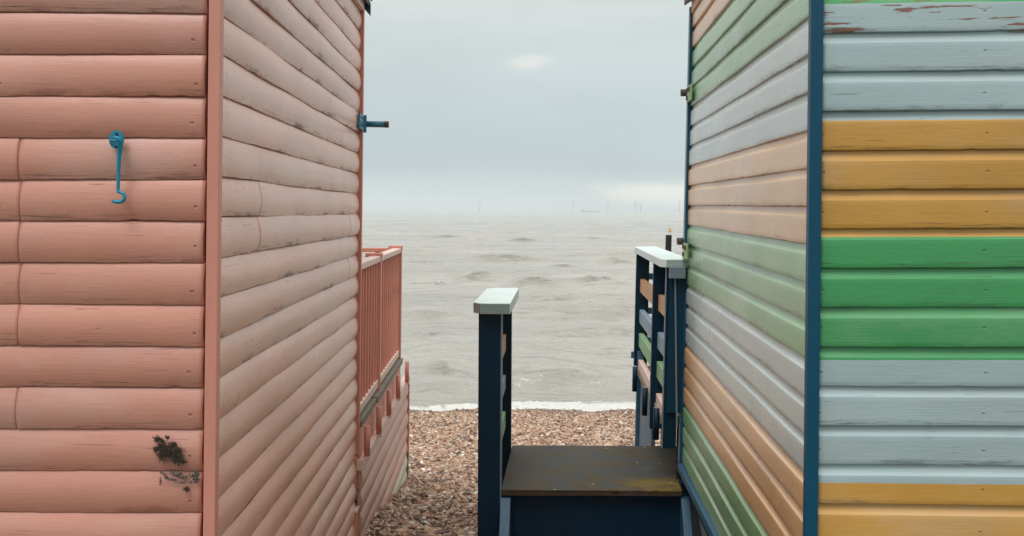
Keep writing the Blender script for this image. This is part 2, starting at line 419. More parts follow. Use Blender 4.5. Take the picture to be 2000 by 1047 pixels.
MB().tube([pxl(214, 276, 2.836), pxl(216, 277, 2.815), pxl(224, 278, 2.808), pxl(232, 277, 2.815), pxl(234, 276, 2.836)], .0035).build('staple', M['teal'], hook)
a, b_ = disc(pxl(227, 265.5, 2.8365), .0042, .0042, .004, 16)
MB().prism(a, b_, .0006).build('screw', M['screw'], hook)
a, b_ = disc(pxl(226, 290, 2.8365), .0035, .0035, .004, 16)
MB().prism(a, b_, .0006).build('screw', M['screw'], hook)
# hinge with a rod at the far corner
hg = MB().box(LP, (-.806, -.792), (5.71, 5.86), (.475, .56), .002).build('hinge', M['blue_iron'], lh)
MB().box(LP, (-.812, -.782), (5.905, 5.925), (.465, .568), .002).build('hinge_leaf', M['blue_iron'], hg)
MB().tube([LP(-.79, 5.93, .517), LP(-.672, 5.93, .515)], .0185, 16).build('hinge_rod', M['blue_iron'], hg)
MB().tube([LP(-.675, 5.93, .515), LP(-.652, 5.93, .515)], .0195, 16).build('rod_tip', M['rust'], hg)
for dz, dd in ((.02, 5.75), (.02, 5.82), (.065, 5.75), (.065, 5.82)):
    MB().tube([LP(-.793, dd, .475+dz), LP(-.788, dd, .475+dz)], .006, 10).build('bolt', M['rust'], hg)
# deck on the sea side
MB().box(LP, (-3.1, -.788), (5.91, 6.62), (-1.285, -1.245), .004).build('deck', M['grey_wood'], lh)
dk = MB()
dk.box(LP, (-3.1, -.780), (6.625, 8.38), (-1.28, -1.238), .004)
dk.build('deck', M['grey_wood'], lh)
MB().box(LP, (-3.05, -.798), (5.90, 8.37), (-1.50, -1.288), .002).build('deck_fascia', M['pink'], lh)
MB().box(LP, (-.82, -.768), (5.87, 8.95), (-1.535, -1.47), .004).build('ledge', M['pink_cap'], lh)
st = MB().tube([LP(-.762, 5.95, -1.466), LP(-.762, 5.95, -1.285)], .0185, 14).build('stub_post', M['pink_dark'], lh)
stc = MB().box(LP, (-.784, -.742), (5.93, 5.97), (-1.480, -1.466), .001).build('stub_foot', M['pink_cap'], st)
for d in (6.55, 7.16, 7.82, 8.57): clone(st, LP(-.762, d, -1.3-.004*(d-5.9))-LP(-.762, 5.95, -1.3))
M['pink_low'] = board_mat('pink_lower', [(-2.4, lin(196, 192, 168)), (-2.185, (.56, .285, .225, 1))], lin(120, 80, 66), lin(120, 110, 90), rough=.42, dirt_amt=.4, nail=(.1, .5, .5), line_wobble=.02, nail_dark=.3)
boards('deck_skirt', lambda s, z, o: LP(-.787+o, 5.88+s, z), -1.535, 9, lambda z: (0.01, 3.06), log_profile(), M['pink_low'], lh, pitch=.13, du=.03, seed=12, hfun=lambda k, z: z+.0)
MB().box(LP, (-.815, -.772), (8.95, 9.0), (-2.17, -1.50), .003).build('skirt_post', M['pink_dark'], lh)
MB().box(LP, (-.814, -.773), (8.951, 8.999), (-2.65, -2.172), .003).build('skirt_post_foot', M['grey_wood'], lh)
MB().box(LP, (-3.1, -.81), (8.85, 8.94), (-2.7, -1.54), .003).build('deck_skirt', M['pink'], lh)
MB().box(LP, (-.87, -.835), (2.9, 5.80), (-2.5, -1.70), .003).build('base_board', M['pink_dark'], lh)
# balustrade
hr = MB()
hr.box(LP, (-.875, -.800), (5.905, 6.86), (-.352, -.312), .006)
hr.box(LP, (-.875, -.800), (6.935, 8.33), (-.352, -.312), .006)
rl = hr.build('railing', M['pink_cap'], lh)
MB().box(LP, (-.86, -.806), (5.905, 6.86), (-1.215, -1.165), .004).build('bottom_rail', M['pink_cap'], rl)
MB().box(LP, (-.86, -.806), (6.935, 8.33), (-1.215, -1.165), .004).build('bottom_rail', M['pink_cap'], rl)
MB().box(LP, (-.85, -.835), (5.905, 8.33), (-.60, -.585), .001).build('middle_rail', M['pink_dark'], rl)
for d in (6.90, 8.365):
    MB().box(LP, (-.842, -.797), (d-.035, d+.035), (-1.26, -.322), .003).build('railing_post', M['pink_dark'], rl)
    MB().box(LP, (-.905, -.792), (d-.045, d+.045), (-.32, -.292), .004).build('post_cap', M['pink_dark'], rl)
bal = MB().box(LP, (-.838, -.814), (5.96, 5.984), (-1.17, -.35), .003).build('baluster', M['pink_dark'], rl)
for k in range(1, 18):
    d = 5.96+k*.136
    if abs(d+.012-6.90) < .055: continue
    clone(bal, LP(0, d, 0)-LP(0, 5.96, 0))
MB().box(LP, (-3.05, -.91), (8.33, 8.40), (-.345, -.312), .004).build('sea_rail', M['pink_dark'], rl)
MB().box(LP, (-3.05, -.91), (8.34, 8.39), (-1.2, -1.16), .004).build('sea_rail', M['pink_dark'], rl)
b2 = MB().box(LP, (-1.02, -.975), (8.345, 8.385), (-1.16, -.345), .003).build('baluster', M['pink_dark'], rl)
for k in range(1, 12): clone(b2, (-.17*k, 0, 0))
# growth on the wall
def tuft(name, cx, cy, w, h, n, ang, spread_z, mat, seed, thin=1.0):
    """a ragged clump of short crossing fibres growing in clusters on the wall"""
    R = random.Random(seed); V, Fc = [], []
    seeds = []
    for i in range(34):
        r = R.random()**.7; t = R.uniform(0, 6.283); seeds.append((r*math.cos(t), r*math.sin(t), R.uniform(.05, .24)*(1.25-r*.8)))
    for i in range(n):
        sx, sy, sr_ = R.choice(seeds)
        px, py = (sx+R.gauss(0, sr_))*w/2, (sy+R.gauss(0, sr_))*h/2
        r = min(1, math.hypot(px/w*2, py/h*2))
        x = cx+px*math.cos(ang)-py*math.sin(ang); y = cy+px*math.sin(ang)+py*math.cos(ang)
        p = pxl(x, y, 2.8475-R.random()*(spread_z*(1-r)+.001))
        a = math.atan2(-py, px)+R.gauss(0, .9) if r > .6 else R.uniform(0, 6.283)
        L = R.uniform(.0015, .0055)*thin*(1.6 if R.random() > .9 else 1); W = R.uniform(.0004, .0013)
        dx = Vector((math.cos(a), R.uniform(-.4, .15), math.sin(a)))*L; wd = Vector((-math.sin(a), R.uniform(-.6, .6), math.cos(a)))*W
        b0 = len(V); V += [p-dx-wd*.3, p+wd, p+dx+wd*.2, p-wd]; Fc.append((b0, b0+1, b0+2, b0+3))
    me = from_arrays(name, [tuple(v) for v in V], Fc, False)
    return link(name, me, mat, lh)
mm, N, b = new_mat('dried_growth')
oc = N.n('ShaderNodeTexCoord').outputs['Object']
N.put(b.inputs['Base Color'], N.ramp(N.noise(oc, 130, 4, .6), [(.34, (.012, .013, .014, 1)), (.45, (.030, .030, .026, 1)), (.53, (.085, .042, .018, 1)), (.60, (.03, .028, .024, 1)), (.70, (.15, .15, .13, 1))])); b.inputs['Roughness'].default_value = .8
tuft('dried_growth', 328, 881, 64, 50, 2500, .65, .008, mm, 1)
tuft('dried_growth', 350, 900, 34, 20, 420, .5, .004, mm, 2)
mg, N, b = new_mat('grey_growth')
oc = N.n('ShaderNodeTexCoord').outputs['Object']
N.put(b.inputs['Base Color'], N.ramp(N.noise(oc, 160, 4, .6), [(.38, (.03, .035, .035, 1)), (.55, (.11, .12, .10, 1)), (.7, (.3, .22, .18, 1))])); b.inputs['Roughness'].default_value = .8
tuft('dried_growth', 352, 934, 66, 24, 420, .2, .002, mg, 3, 1.1)
tuft('dried_growth', 385, 934, 14, 24, 300, 0, .002, mg, 4)
tuft('dried_growth', 366, 958, 14, 9, 110, .5, .003, mm, 5)
tuft('dried_growth', 316, 940, 4, 22, 30, .1, .002, mm, 6)

# ================================================================== RIGHT HUT
rh = empty('beach_hut', RP(2.0, 4.5, -1.95), 'striped beach hut in green, pale blue and ochre boards with dark blue corner posts', 'beach hut')
WR, EAV2, APX2 = 2.3, 1.27, 2.08
dirx, diry = .99878, -.04935
def srR(z):
    if z < EAV2-.02: return (.018, WR)
    t = (z-EAV2)/(APX2-EAV2)*(WR-.018)/2
    return (.018+t+.02, WR-t-.02)
wearF = {11: 1.0, 12: .62, 13: .45, 17: .0, 16: .1, 18: .38, 19: .35, 20: .62, 21: .3, 22: .4, 23: .25}
boards('front_wall', lambda s, z, o: Vector((.9226+s*dirx+diry*o+.007*z, 3.045+s*diry-dirx*o, E+z+.009*s)), .550+.12*12, 33, srR, ship_profile(),
       M['stripe_front'], rh, du=.014, seed=21, wob=.0005, wear=wearF, hfun=lambda k, z: z)
boards('side_wall', lambda s, z, o: RP(.772-o, 3.045+s, z+.0075*(s-.12)), .621+.12*5, 23, lambda z: (.014, 3.0), ship_profile(), M['stripe_side'], rh,
       du=.02, seed=22, wob=.0005, wear={k: .15 for k in range(30)}, hfun=lambda k, z: .621+.12*5-(k+.5)*.12)
MB().box(RP, (.759, .80), (3.06, 6.04), (1.205, 1.30), .002).build('frieze_board', M['tan'], rh)
boards('back_wall', lambda s, z, o: RP(.79+s, 6.05+o, z), .621+.12*12, 30, srR, ship_profile(), M['stripe_side'], rh, du=.3, seed=23, hfun=lambda k, z: z)
boards('outer_wall', lambda s, z, o: RP(.772+WR+o, 3.0+s, z), .621+.12*6, 24, lambda z: (.014, 3.0), ship_profile(), M['stripe_side'], rh, du=.3, seed=24, hfun=lambda k, z: z)
core(RP, .812, .772+WR-.04, 3.16, 6.0, -1.55, EAV2-.04, APX2-.06, rh)
MB().box(RP, (.752, .790), (3.018, 3.057), (-1.95, 1.25), .004).build('corner_post', M['blue_trim'], rh)
MB().box(RP, (.768+WR, .808+WR), (2.93, 2.97), (-1.95, 1.25), .004).build('corner_post', M['blue_trim'], rh)
MB().box(RP, (.757, .82), (6.048, 6.085), (-1.52, 1.25), .003).build('corner_post', M['blue_trim'], rh)
MB().box(RP, (.752, .757), (6.05, 6.10), (-1.52, 1.25), .001).build('corner_bead', M['blue_grey'], rh)
MB().box(RP, (.748, .80), (3.06, 6.07), (-1.572, -1.525), .004).build('sill', M['blue_mid'], rh)
MB().box(RP, (.80, .86), (3.10, 6.0), (-2.1, -1.57), .004).build('base_board', M['dark'], rh)
MB().box(RP, (.80, 3.0), (3.02, 3.09), (-2.0, -1.5), .004).build('base_board', M['dark'], rh)
roof(RP, .775, .772+WR, 2.94, 6.14, EAV2, APX2, rh)
for d in (2.93, 6.12):
    for g, e in ((-1, .772-.045), (1, .772+WR+.045)):
        mid = .772+WR/2; zt = EAV2+.03
        P = [(e, zt), (e, zt-.02), (mid, APX2-.08), (mid, APX2+.01)]
        MB().prism([RP(a, d, z) for a, z in P], [RP(a, d+.02, z) for a, z in P], 0).build('barge_board', M['roof_wood'], rh)
for zc, zs, zk in ((.708, .728, 0), (-.232, -.178, 1)):
    h = MB().box(RP, (.742, .754), (5.85, 6.035), (zc-.046, zc+.046), .002).build('hinge', M['green_iron'], rh)
    MB().tube([RP(.748, 6.07, zs), RP(.712, 6.07, zs)], .0215, 16).build('hinge_pin', M['rust'], h)
    for dd, dz in ((5.89, .02), (5.99, .025), (5.985, -.022)):
        MB().box(RP, (.734, .742), (dd-.018, dd+.018), (zc+dz-.012, zc+dz+.012), .002).build('bolt', M['rust'], h)
# deck on the sea side and its railing
MB().box(RP, (.64, 3.0), (6.10, 8.1), (-1.30, -1.25), .004).build('deck', M['grey_wood'], rh)
MB().box(RP, (.745, .80), (6.10, 6.13), (-1.636, -1.305), .002).build('base_board', M['dark'], rh)
MB().box(RP, (.672, .70), (6.99, 7.98), (-2.3, -1.305), .003).build('deck_skirt', M['skirt_blue'], rh)
MB().box(RP, (.642, .690), (7.99, 8.05), (-2.5, -1.12), .003).build('deck_post', M['blue_mid'], rh)
MB().box(RP, (.652, .69), (6.95, 7.0), (-1.5, -1.15), .003).build('deck_post', M['blue_mid'], rh)
st = MB().tube([RP(.620, 6.15, -1.405), RP(.620, 6.15, -1.21)], .0195, 14).build('stub_post', M['navy'], rh)
MB().tube([RP(.620, 6.15, -1.21), RP(.620, 6.15, -1.2085)], .0185, 14).build('stub_top', M['blue_grey'], st)
clone(st, RP(.622, 7.0, -1.235)-RP(.620, 6.15, -1.21)); clone(st, RP(.614, 7.85, -1.22)-RP(.620, 6.15, -1.21))
# cap rail with chamfered near corner
def capshape(a0, a1, d0, d1, ch, z0, z1, fr, far=0.0):
    pts = [(a0+ch, d0), (a1, d0), (a1, d1), (a0+far, d1), (a0, d1-far*1.5), (a0, d0+ch*1.6)]
    if far == 0: pts.pop(4)
    return [fr(a, d, z0) for a, d in pts], [fr(a, d, z1) for a, d in pts]
rr = MB().prism(*capshape(.612, .80, 6.02, 8.28, .03, -.336, -.286, RP, .05), .004).build('railing', M['cap_white'], rh)
M['cap_end2'] = paint_mat('dark_cap_end_b', (.33, .43, .42, 1), .6, .5, lin(120, 125, 122), .05, 0)  # near end of the cap rail, darker than its top
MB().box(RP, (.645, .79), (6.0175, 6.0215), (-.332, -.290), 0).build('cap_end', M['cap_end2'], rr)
for (o0, o1, d, zb, w) in ((.617, .722, 8.02, -1.24, .045), (.615, .697, 6.52, -1.42, .045), (.654, .735, 6.06, -1.44, .03)):
    p = MB().box(RP, (o0, o1), (d, d+w), (zb, -.337), .003).build('railing_post', M['navy'], rr)
MB().box(RP, (.648, .6535), (6.058, 6.10), (-1.44, -.337), .001).build('post_bead', M['blue_grey'], rr)
MB().box(RP, (.668, .756), (6.040, 6.056), (-1.22, -.338), .002).build('railing_post', M['deep_blue'], rr)
for zt, m_ in ((-.540, 'tan'), (-.785, 'rail_blue'), (-.975, 'rail_green'), (-1.185, 'pink_cap')):
    MB().box(RP, (.650, .690), (6.57, 8.015), (zt-.105, zt), .004).build('side_rail', M[m_], rr)
    MB().box(RP, (.650, .690), (6.10, 6.515), (zt-.105, zt), .004).build('side_rail', M[m_], rr)
for zt in (-.50, -.78, -1.02, -1.14):
    MB().box(RP, (.60 if zt < -1.1 else .69, 3.0), (8.10, 8.14), (zt-.05, zt), .003).build('sea_rail', M['blue_mid'], rr)
# small capped baluster by the hut corner with a leaning strip
MB().box(RP, (.662, .76), (5.985+.0, 6.04), (-.40, -.333), .004).build('grab_rail_cap', M['blue_grey'], rr)
MB().hexa([RP(.695, 6.02, -.40), RP(.705, 6.02, -.40), RP(.705, 6.035, -.40), RP(.695, 6.035, -.40),
           RP(.728, 6.02, -1.3), RP(.738, 6.02, -1.3), RP(.738, 6.035, -1.3), RP(.728, 6.035, -1.3)], .001).build('strut', M['blue_grey'], rr)
MB().box(RP, (.945, .995), (8.9, 8.96), (-3.0, -.205), .003).build('mooring_post', M['screw'])
tag(bpy.data.objects['mooring_post'], 'dark grey square post rising behind the striped hut deck railing', 'post')

# ================================================================== STEPS
sp = empty('side_steps', SP(.2, 6.4, -2.0), 'landing of dark worn plywood with a navy handrail on its left, against the striped hut', 'steps')
mt, N, b = new_mat('worn_plywood')
tc = N.n('ShaderNodeTexCoord').outputs['Object']; sx = N.n('ShaderNodeSeparateXYZ', i_0=tc)
X, Y = sx.outputs[0], sx.outputs[1]
n1 = N.noise(tc, 4.5, 8, .72); n2 = N.noise(N.mapv(tc, (6, 26, 6)), 1.0, 6, .7); n3 = N.noise(tc, 55, 3, .6)
col = N.ramp(n1, [(.36, (.065, .036, .008, 1)), (.45, (.095, .060, .020, 1)), (.53, (.050, .058, .058, 1)), (.62, (.075, .072, .058, 1)), (.7, (.10, .105, .10, 1))])
lft = N.step(X, -.55, -.1, .75, 0); col = N.mix(N.m('MULTIPLY', lft, N.step(n2, .35, .6)), col, (.070, .042, .012, 1))
cor = N.m('MULTIPLY', N.step(X, .00, .30), N.step(Y, -.42, -.20, 1, 0))
col = N.mix(N.m('MULTIPLY', N.m('MULTIPLY', cor, N.step(n2, .30, .56)), N.step(N.noise(tc, 7, 7, .7), .36, .58, .25, 1.0), clamp=True), col, (.26, .18, .008, 1))
cr2 = N.m('MULTIPLY', cor, N.step(N.noise(tc, 11, 4, .7), .53, .62)); col = N.mix(cr2, col, (.15, .055, .008, 1))
cor2 = N.m('MULTIPLY', N.step(X, -.05, .4), N.step(Y, .30, .52)); col = N.mix(N.m('MULTIPLY', cor2, N.step(n2, .42, .6)), col, (.085, .058, .012, 1))
scuff = N.m('MULTIPLY', N.step(N.noise(N.mapv(tc, (5, 22, 5), (3, 1, 0)), 1.0, 5, .7), .60, .72, 0, .55), N.step(Y, -.1, .2)); col = N.mix(scuff, col, (.17, .18, .18, 1))
vo = N.n('ShaderNodeTexVoronoi', i_Vector=N.mapv(tc, (7, 12, 7)), i_Scale=1.0); 
spk = N.step(N.m('ADD', vo.outputs['Distance'], N.m('MULTIPLY', n3, .04)), .085, .115, 1, 0)
spk = N.m('MULTIPLY', spk, N.m('GREATER_THAN', N.n('ShaderNodeSeparateColor', i_0=vo.outputs['Color']).outputs[0], .60))
col = N.mix(spk, col, (.5, .5, .46, 1))
col = N.mix(1.0, col, (.80, .80, .82, 1), 'MULTIPLY')
N.put(b.inputs['Base Color'], N.mix(N.m('MULTIPLY', n3, .5), col, N.mix(1.0, col, (.55, .55, .55, 1), 'MULTIPLY')))
b.inputs['Roughness'].default_value = .62; b.inputs['Specular IOR Level'].default_value = .35
N.put(b.inputs['Normal'], N.n('ShaderNodeBump', i_Strength=.6, i_Distance=1.0, i_Height=N.m('ADD', N.m('MULTIPLY', n2, .0016), N.m('MULTIPLY', n3, .0012))).outputs[0])
M['ply_edge'] = paint_mat('brown_ply_edge', (.052, .030, .018, 1), .7, .8, lin(30, 20, 15), .12, 0)
pts = [(-.345, 5.86), (.722, 5.86), (.722, 6.07), (.82, 6.07), (.82, 6.98), (-.335, 6.98)]
MB().prism([SP(a, d, -1.648) for a, d in pts], [SP(a, d, -1.640) for a, d in pts], .002).build('landing', mt, sp)
pts2 = [(-.344, 5.862), (.721, 5.862), (.721, 6.07), (.82, 6.07), (.82, 6.98), (-.334, 6.98)]
MB().prism([SP(a, d, -1.674) for a, d in pts2], [SP(a, d, -1.649) for a, d in pts2], .002).build('landing_edge', M['ply_edge'], sp)
MB().box(SP, (-.33, .80), (5.92, 5.95), (-2.3, -1.675), .002).build('riser', M['navy'], sp)
MB().box(SP, (.726, .80), (5.955, 6.06), (-2.3, -1.62), .002).build('side_board', M['navy'], sp)
MB().box(SP, (-.345, -.31), (5.95, 6.95), (-2.3, -1.675), .002).build('side_board', M['navy'], sp)
for a0, a1 in ((-.347, -.288), (.715, .765)):
    P = lambda a: [SP(a, 5.915, -1.685), SP(a, 5.845, -1.685), SP(a, 5.60, -1.99), SP(a, 5.915, -2.2)]
    MB().prism(P(a0), P(a1), .003).build('stringer', M['blue_mid'], sp)
MB().box(SP, (.77, .80), (4.6, 5.80), (-1.76, -1.69), .003).build('side_plank', M['blue_grey'], sp)
hrR = MB().prism(*capshape(-.512, -.292, 5.79, 6.95, .045, -.598, -.534, SP, .05), .004).build('handrail', M['cap_white'], sp)
M['cap_end'] = paint_mat('dark_cap_end', (.20, .28, .265, 1), .6, .6, lin(120, 112, 112), .06, 0)  # near end of the handrail cap, darker and greener than its top
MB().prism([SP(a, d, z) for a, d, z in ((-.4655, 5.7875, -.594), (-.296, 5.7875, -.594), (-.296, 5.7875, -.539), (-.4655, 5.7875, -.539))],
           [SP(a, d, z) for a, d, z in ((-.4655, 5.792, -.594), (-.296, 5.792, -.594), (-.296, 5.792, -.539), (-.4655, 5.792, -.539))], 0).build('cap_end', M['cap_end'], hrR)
M['cap_corner'] = paint_mat('dark_cap_corner', (.20, .195, .20, 1), .6, .6, lin(120, 112, 112), .06, 0)  # chamfered corner of the cap, a darker neutral grey
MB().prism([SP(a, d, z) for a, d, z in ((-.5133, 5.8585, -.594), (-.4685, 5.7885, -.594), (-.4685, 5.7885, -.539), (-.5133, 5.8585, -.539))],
           [SP(a, d, z) for a, d, z in ((-.509, 5.860, -.594), (-.4655, 5.793, -.594), (-.4655, 5.793, -.539), (-.509, 5.860, -.539))], 0).build('cap_end', M['cap_corner'], hrR)
MB().box(SP, (-.482, -.352), (5.85, 5.95), (-2.6, -.600), .004).build('rail_post', M['navy'], sp)
MB().box(SP, (-.352, -.345), (5.852, 5.948), (-2.5, -.601), .001).build('post_bead', M['blue_grey'], sp)
MB().box(SP, (-.46, -.338), (6.86, 6.93), (-2.7, -.600), .004).build('rail_post', M['navy'], sp)
for zt, zb, m_ in ((-.845, -.955, 'tan'), (-1.125, -1.215, 'rail_blue'), (-1.375, -1.485, 'rail_green')):
    MB().box(SP, (-.415, -.374), (5.955, 6.855), (zb, zt), .004).build('side_rail', M[m_], sp)

# ================================================================== BEACH
BD = np.array([-60, 0, 5.5, 6.2, 6.8, 8.97, 20.5, 26, 40]); BZ = np.array([-1.8, -1.93, -1.96, -2.0, -2.06, -2.44, -4.10, -4.9, -6.5])
def beach_z(x, d):
    z = np.interp(d, BD, BZ)
    z = z-.16*np.clip((x+.25)/.2, 0, 1)*np.clip((6.6-d)/.6, 0, 1)
    z = z+.018*np.sin(1.9*x+.7*d)*np.sin(1.3*d+.4)+.012*np.sin(4.1*x-2.3*d+1)+.008*np.sin(7.7*x+5.1*d)
    return z
gx = np.concatenate([np.linspace(-70, -8, 20), np.linspace(-7.8, 9, 150), np.linspace(9.5, 70, 20)])
gd = np.concatenate([np.linspace(-60, 3, 20), np.linspace(3.2, 24, 220), np.linspace(24.5, 40, 10)])
XX, DD = np.meshgrid(gx, gd); ZZ = E+beach_z(XX, DD)
V = np.stack([XX, DD, ZZ], -1).reshape(-1, 3); nr, nc = XX.shape
idx = np.arange(nr*nc).reshape(nr, nc)
Q = np.stack([idx[:-1, :-1], idx[:-1, 1:], idx[1:, 1:], idx[1:, :-1]], -1).reshape(-1, 4)
mb, N, b = new_mat('shingle_ground')
oc = N.n('ShaderNodeTexCoord').outputs['Object']
PEB = [(.0, (.13, .065, .04, 1)), (.13, (.385, .235, .15, 1)), (.30, (.42, .27, .18, 1)), (.45, (.24, .14, .095, 1)), (.56, (.50, .33, .23, 1)), (.70, (.48, .28, .165, 1)), (.78, (.58, .46, .36, 1)), (.88, (.15, .115, .10, 1)), (.955, (.70, .64, .56, 1))]
OLD = [(.0, (.10, .055, .035, 1)), (.15, (.27, .15, .09, 1)), (.35, (.34, .22, .15, 1)), (.5, (.20, .125, .085, 1)), (.62, (.42, .28, .19, 1)), (.78, (.50, .40, .31, 1)), (.88, (.14, .10, .08, 1)), (.95, (.60, .54, .46, 1))]
v1 = N.n('ShaderNodeTexVoronoi', i_Vector=oc, i_Scale=42.0)
rc = N.n('ShaderNodeSeparateColor', i_0=v1.outputs['Color']).outputs[0]
col = N.ramp(rc, PEB, 'CONSTANT')
col = N.mix(N.step(v1.outputs['Distance'], .35, .75, 0, .8), col, (.06, .038, .028, 1))
yy = N.n('ShaderNodeSeparateXYZ', i_0=oc).outputs[1]
col = N.mix(N.step(N.m('ADD', yy, N.m('MULTIPLY', N.noise(oc, 2.5, 5), 1.2)), 2.4, 3.2, 1, 0), col, N.ramp(N.noise(oc, 24, 6, .7), [(.35, (.025, .035, .012, 1)), (.65, (.07, .085, .03, 1))]))
N.put(b.inputs['Base Color'], col); b.inputs['Roughness'].default_value = .75
N.put(b.inputs['Normal'], N.n('ShaderNodeBump', i_Strength=1.0, i_Distance=.02, i_Height=N.m('SUBTRACT', 1.0, v1.outputs['Distance'])).outputs[0])
bo = link('beach', from_arrays('beach', V, Q), mb, None, (0, 0, 0)); tag(bo, 'brown shingle beach sloping down to the sea between the huts', 'beach', kind='structure')

# pebbles
def ico():
    b = bmesh.new(); bmesh.ops.create_icosphere(b, subdivisions=1, radius=1)
    v = np.array([tuple(x.co) for x in b.verts]); f = np.array([[y.index for y in x.verts] for x in b.faces]); b.free(); return v, f
iv, jf = ico()
def pebble_field(n, d0, d1, rad, sg, seedn):
    R = np.random.default_rng(seedn)
    d = np.sqrt(R.uniform(d0**2, d1**2, n)); x = R.uniform(-.20, .27, n)*d+R.uniform(-.3, .3, n)
    r = rad*np.exp(R.normal(0, sg, n)); r = np.clip(r, rad*.45, rad*2.8)
    sc = np.stack([r*R.uniform(.9, 1.5, n), r*R.uniform(.7, 1.1, n), r*R.uniform(.4, .8, n)], -1)
    yaw = R.uniform(0, 6.283, n); tilt = R.normal(0, .35, n)
    base = iv[None]*(1+R.normal(0, .13, (n, len(iv), 1))); P = base*sc[:, None, :]
    cy, sy, ct, stt = np.cos(yaw), np.sin(yaw), np.cos(tilt), np.sin(tilt)
    px, py, pz = P[..., 0], P[..., 1], P[..., 2]
    px, pz = px*ct[:, None]-pz*stt[:, None], px*stt[:, None]+pz*ct[:, None]
    qx = px*cy[:, None]-py*sy[:, None]; qy = px*sy[:, None]+py*cy[:, None]
    z = E+beach_z(x, d)+sc[:, 2]*R.uniform(-.15, .9, n)
    V = np.stack([qx+x[:, None], qy+d[:, None], pz+z[:, None]], -1).reshape(-1, 3)
    Fc = (jf[None]+(np.arange(n)*len(iv))[:, None, None]).reshape(-1, 3)
    cv = np.repeat(R.random(n), len(iv)); return V, Fc, cv
parts = [pebble_field(68000, 5.2, 12.5, .0112, .40, 1), pebble_field(100000, 12.5, 21.2, .0132, .40, 2), pebble_field(900, 5.5, 20, .026, .3, 3)]
V = np.concatenate([p[0] for p in parts]); off = 0; FL = []
for p in parts: FL.append(p[1]+off); off += len(p[0])
me = from_arrays('shingle', V, np.concatenate(FL), False)
a = me.attributes.new('pv', 'FLOAT', 'POINT'); a.data.foreach_set('value', np.concatenate([p[2] for p in parts]).astype(np.float32))
mp_, N, b = new_mat('pebbles')
pv = N.attr('pv'); col = N.ramp(pv, PEB, 'CONSTANT')
oc = N.n('ShaderNodeTexCoord').outputs['Object']
tn = N.m('ADD', N.m('MULTIPLY', N.noise(oc, 90, 3), .5), N.m('ADD', .52, N.m('MULTIPLY', N.m('FRACT', N.m('MULTIPLY', pv, 37.0)), .5)))
col = N.mix(1.0, col, tn, 'MULTIPLY')
sz = N.n('ShaderNodeSeparateXYZ', i_0=oc).outputs[2]
wet = N.step(sz, .02, .30, .62, 1.0)
N.put(b.inputs['Base Color'], N.mix(1.0, col, wet, 'MULTIPLY')); b.inputs['Roughness'].default_value = .6
so = link('shingle', me, mp_, None, (0, 0, 0)); tag(so, 'loose brown and cream pebbles covering the beach', 'pebbles', kind='stuff')

# ================================================================== SEA
rows = []; d = 19.3
while d < 60: rows.append(d); d += d*d/9000
while d < 230: rows.append(d); d += max(.42, d*d/30000)
while d < 9000: rows.append(d); d += d*d/30000
rows.append(9200)
rows = np.array(rows); NC = 460
u = np.linspace(-1, 1, NC); 
DD = np.repeat(rows[:, None], NC, 1); XX = u[None]*(rows[:, None]*.34+3)
XX = XX.copy()
for j, s_ in ((0, -1), (NC-1, 1)): XX[:, j] = s_*(rows*.75+60)
R = np.random.default_rng(5); H = np.zeros_like(XX)
fade = lambda lam: np.clip(lam*55/np.maximum(DD, 1), 0, 1)**1.5
for i in range(70):
    lam = .45*1.055**i*R.uniform(.9, 1.1)
    if lam > 14: lam = R.uniform(4, 12)
    th = R.normal(0, .27); k = 2*math.pi/lam
    ph = k*(math.cos(th)*DD+math.sin(th)*XX)+R.uniform(0, 6.28)
    amp = .0120*lam**.72*(1.0 if lam < 7 else .6)
    sv = np.sin(ph); H += amp*fade(lam)*(2*((sv+1)/2)**1.6-1)
grp = .65+.35*np.sin(XX*.11+DD*.05+1)*np.sin(DD*.083+.5)+.25*np.sin(XX*.31-DD*.02)
shore = np.clip((DD-20.4)/5.5, .06, 1)
H *= grp*shore
foam = np.zeros_like(H); crest_shade = np.zeros_like(H)
def ridge(px, py, wpx, hgt, fm=0.0, thick=.55):
    d0 = E*F/(py-413); x0 = (px-1000)/F*d0; L = wpx/F*d0*.55
    dx = (XX-x0)/L; bend = .5*np.sin(dx*2.1+px)+.25*np.sin(dx*5.7+py)
    g = np.exp(-dx**2*1.4)*np.exp(-np.where(DD > d0+bend, ((DD-d0-bend)/(thick*6))**2, ((DD-d0-bend)/(thick*.75))**2))
    sl = np.exp(-dx**2*1.6)*np.exp(-np.where(DD > d0+bend, ((DD-d0-bend)/(.0025*d0+.12))**2, ((DD-d0-bend)/(thick*1.3+.0050*d0))**2))  # mask for the shade painted on the near face of each wave
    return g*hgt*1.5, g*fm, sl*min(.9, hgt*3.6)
for r in ((985, 507, 165, .34), (830, 512, 100, .26), (1045, 549, 95, .22), (1150, 546, 110, .20), (930, 541, 90, .20), (858, 554, 26, .22, .72), (1080, 578, 90, .16), (835, 613, 130, .15),
          (1180, 540, 60, .22), (1120, 655, 150, .14), (835, 652, 90, .10, .42), (1060, 712, 200, .15), (870, 706, 120, .13), (1180, 600, 110, .14), (1100, 520, 60, .2), (1210, 506, 60, .2), (850, 765, 160, .10), (1120, 748, 230, .12), (1020, 470, 60, .3), (880, 462, 60, .25), (1160, 465, 60, .3)):
    h, f, sl = ridge(*r); H += h; foam = np.maximum(foam, f); crest_shade = np.maximum(crest_shade, sl)
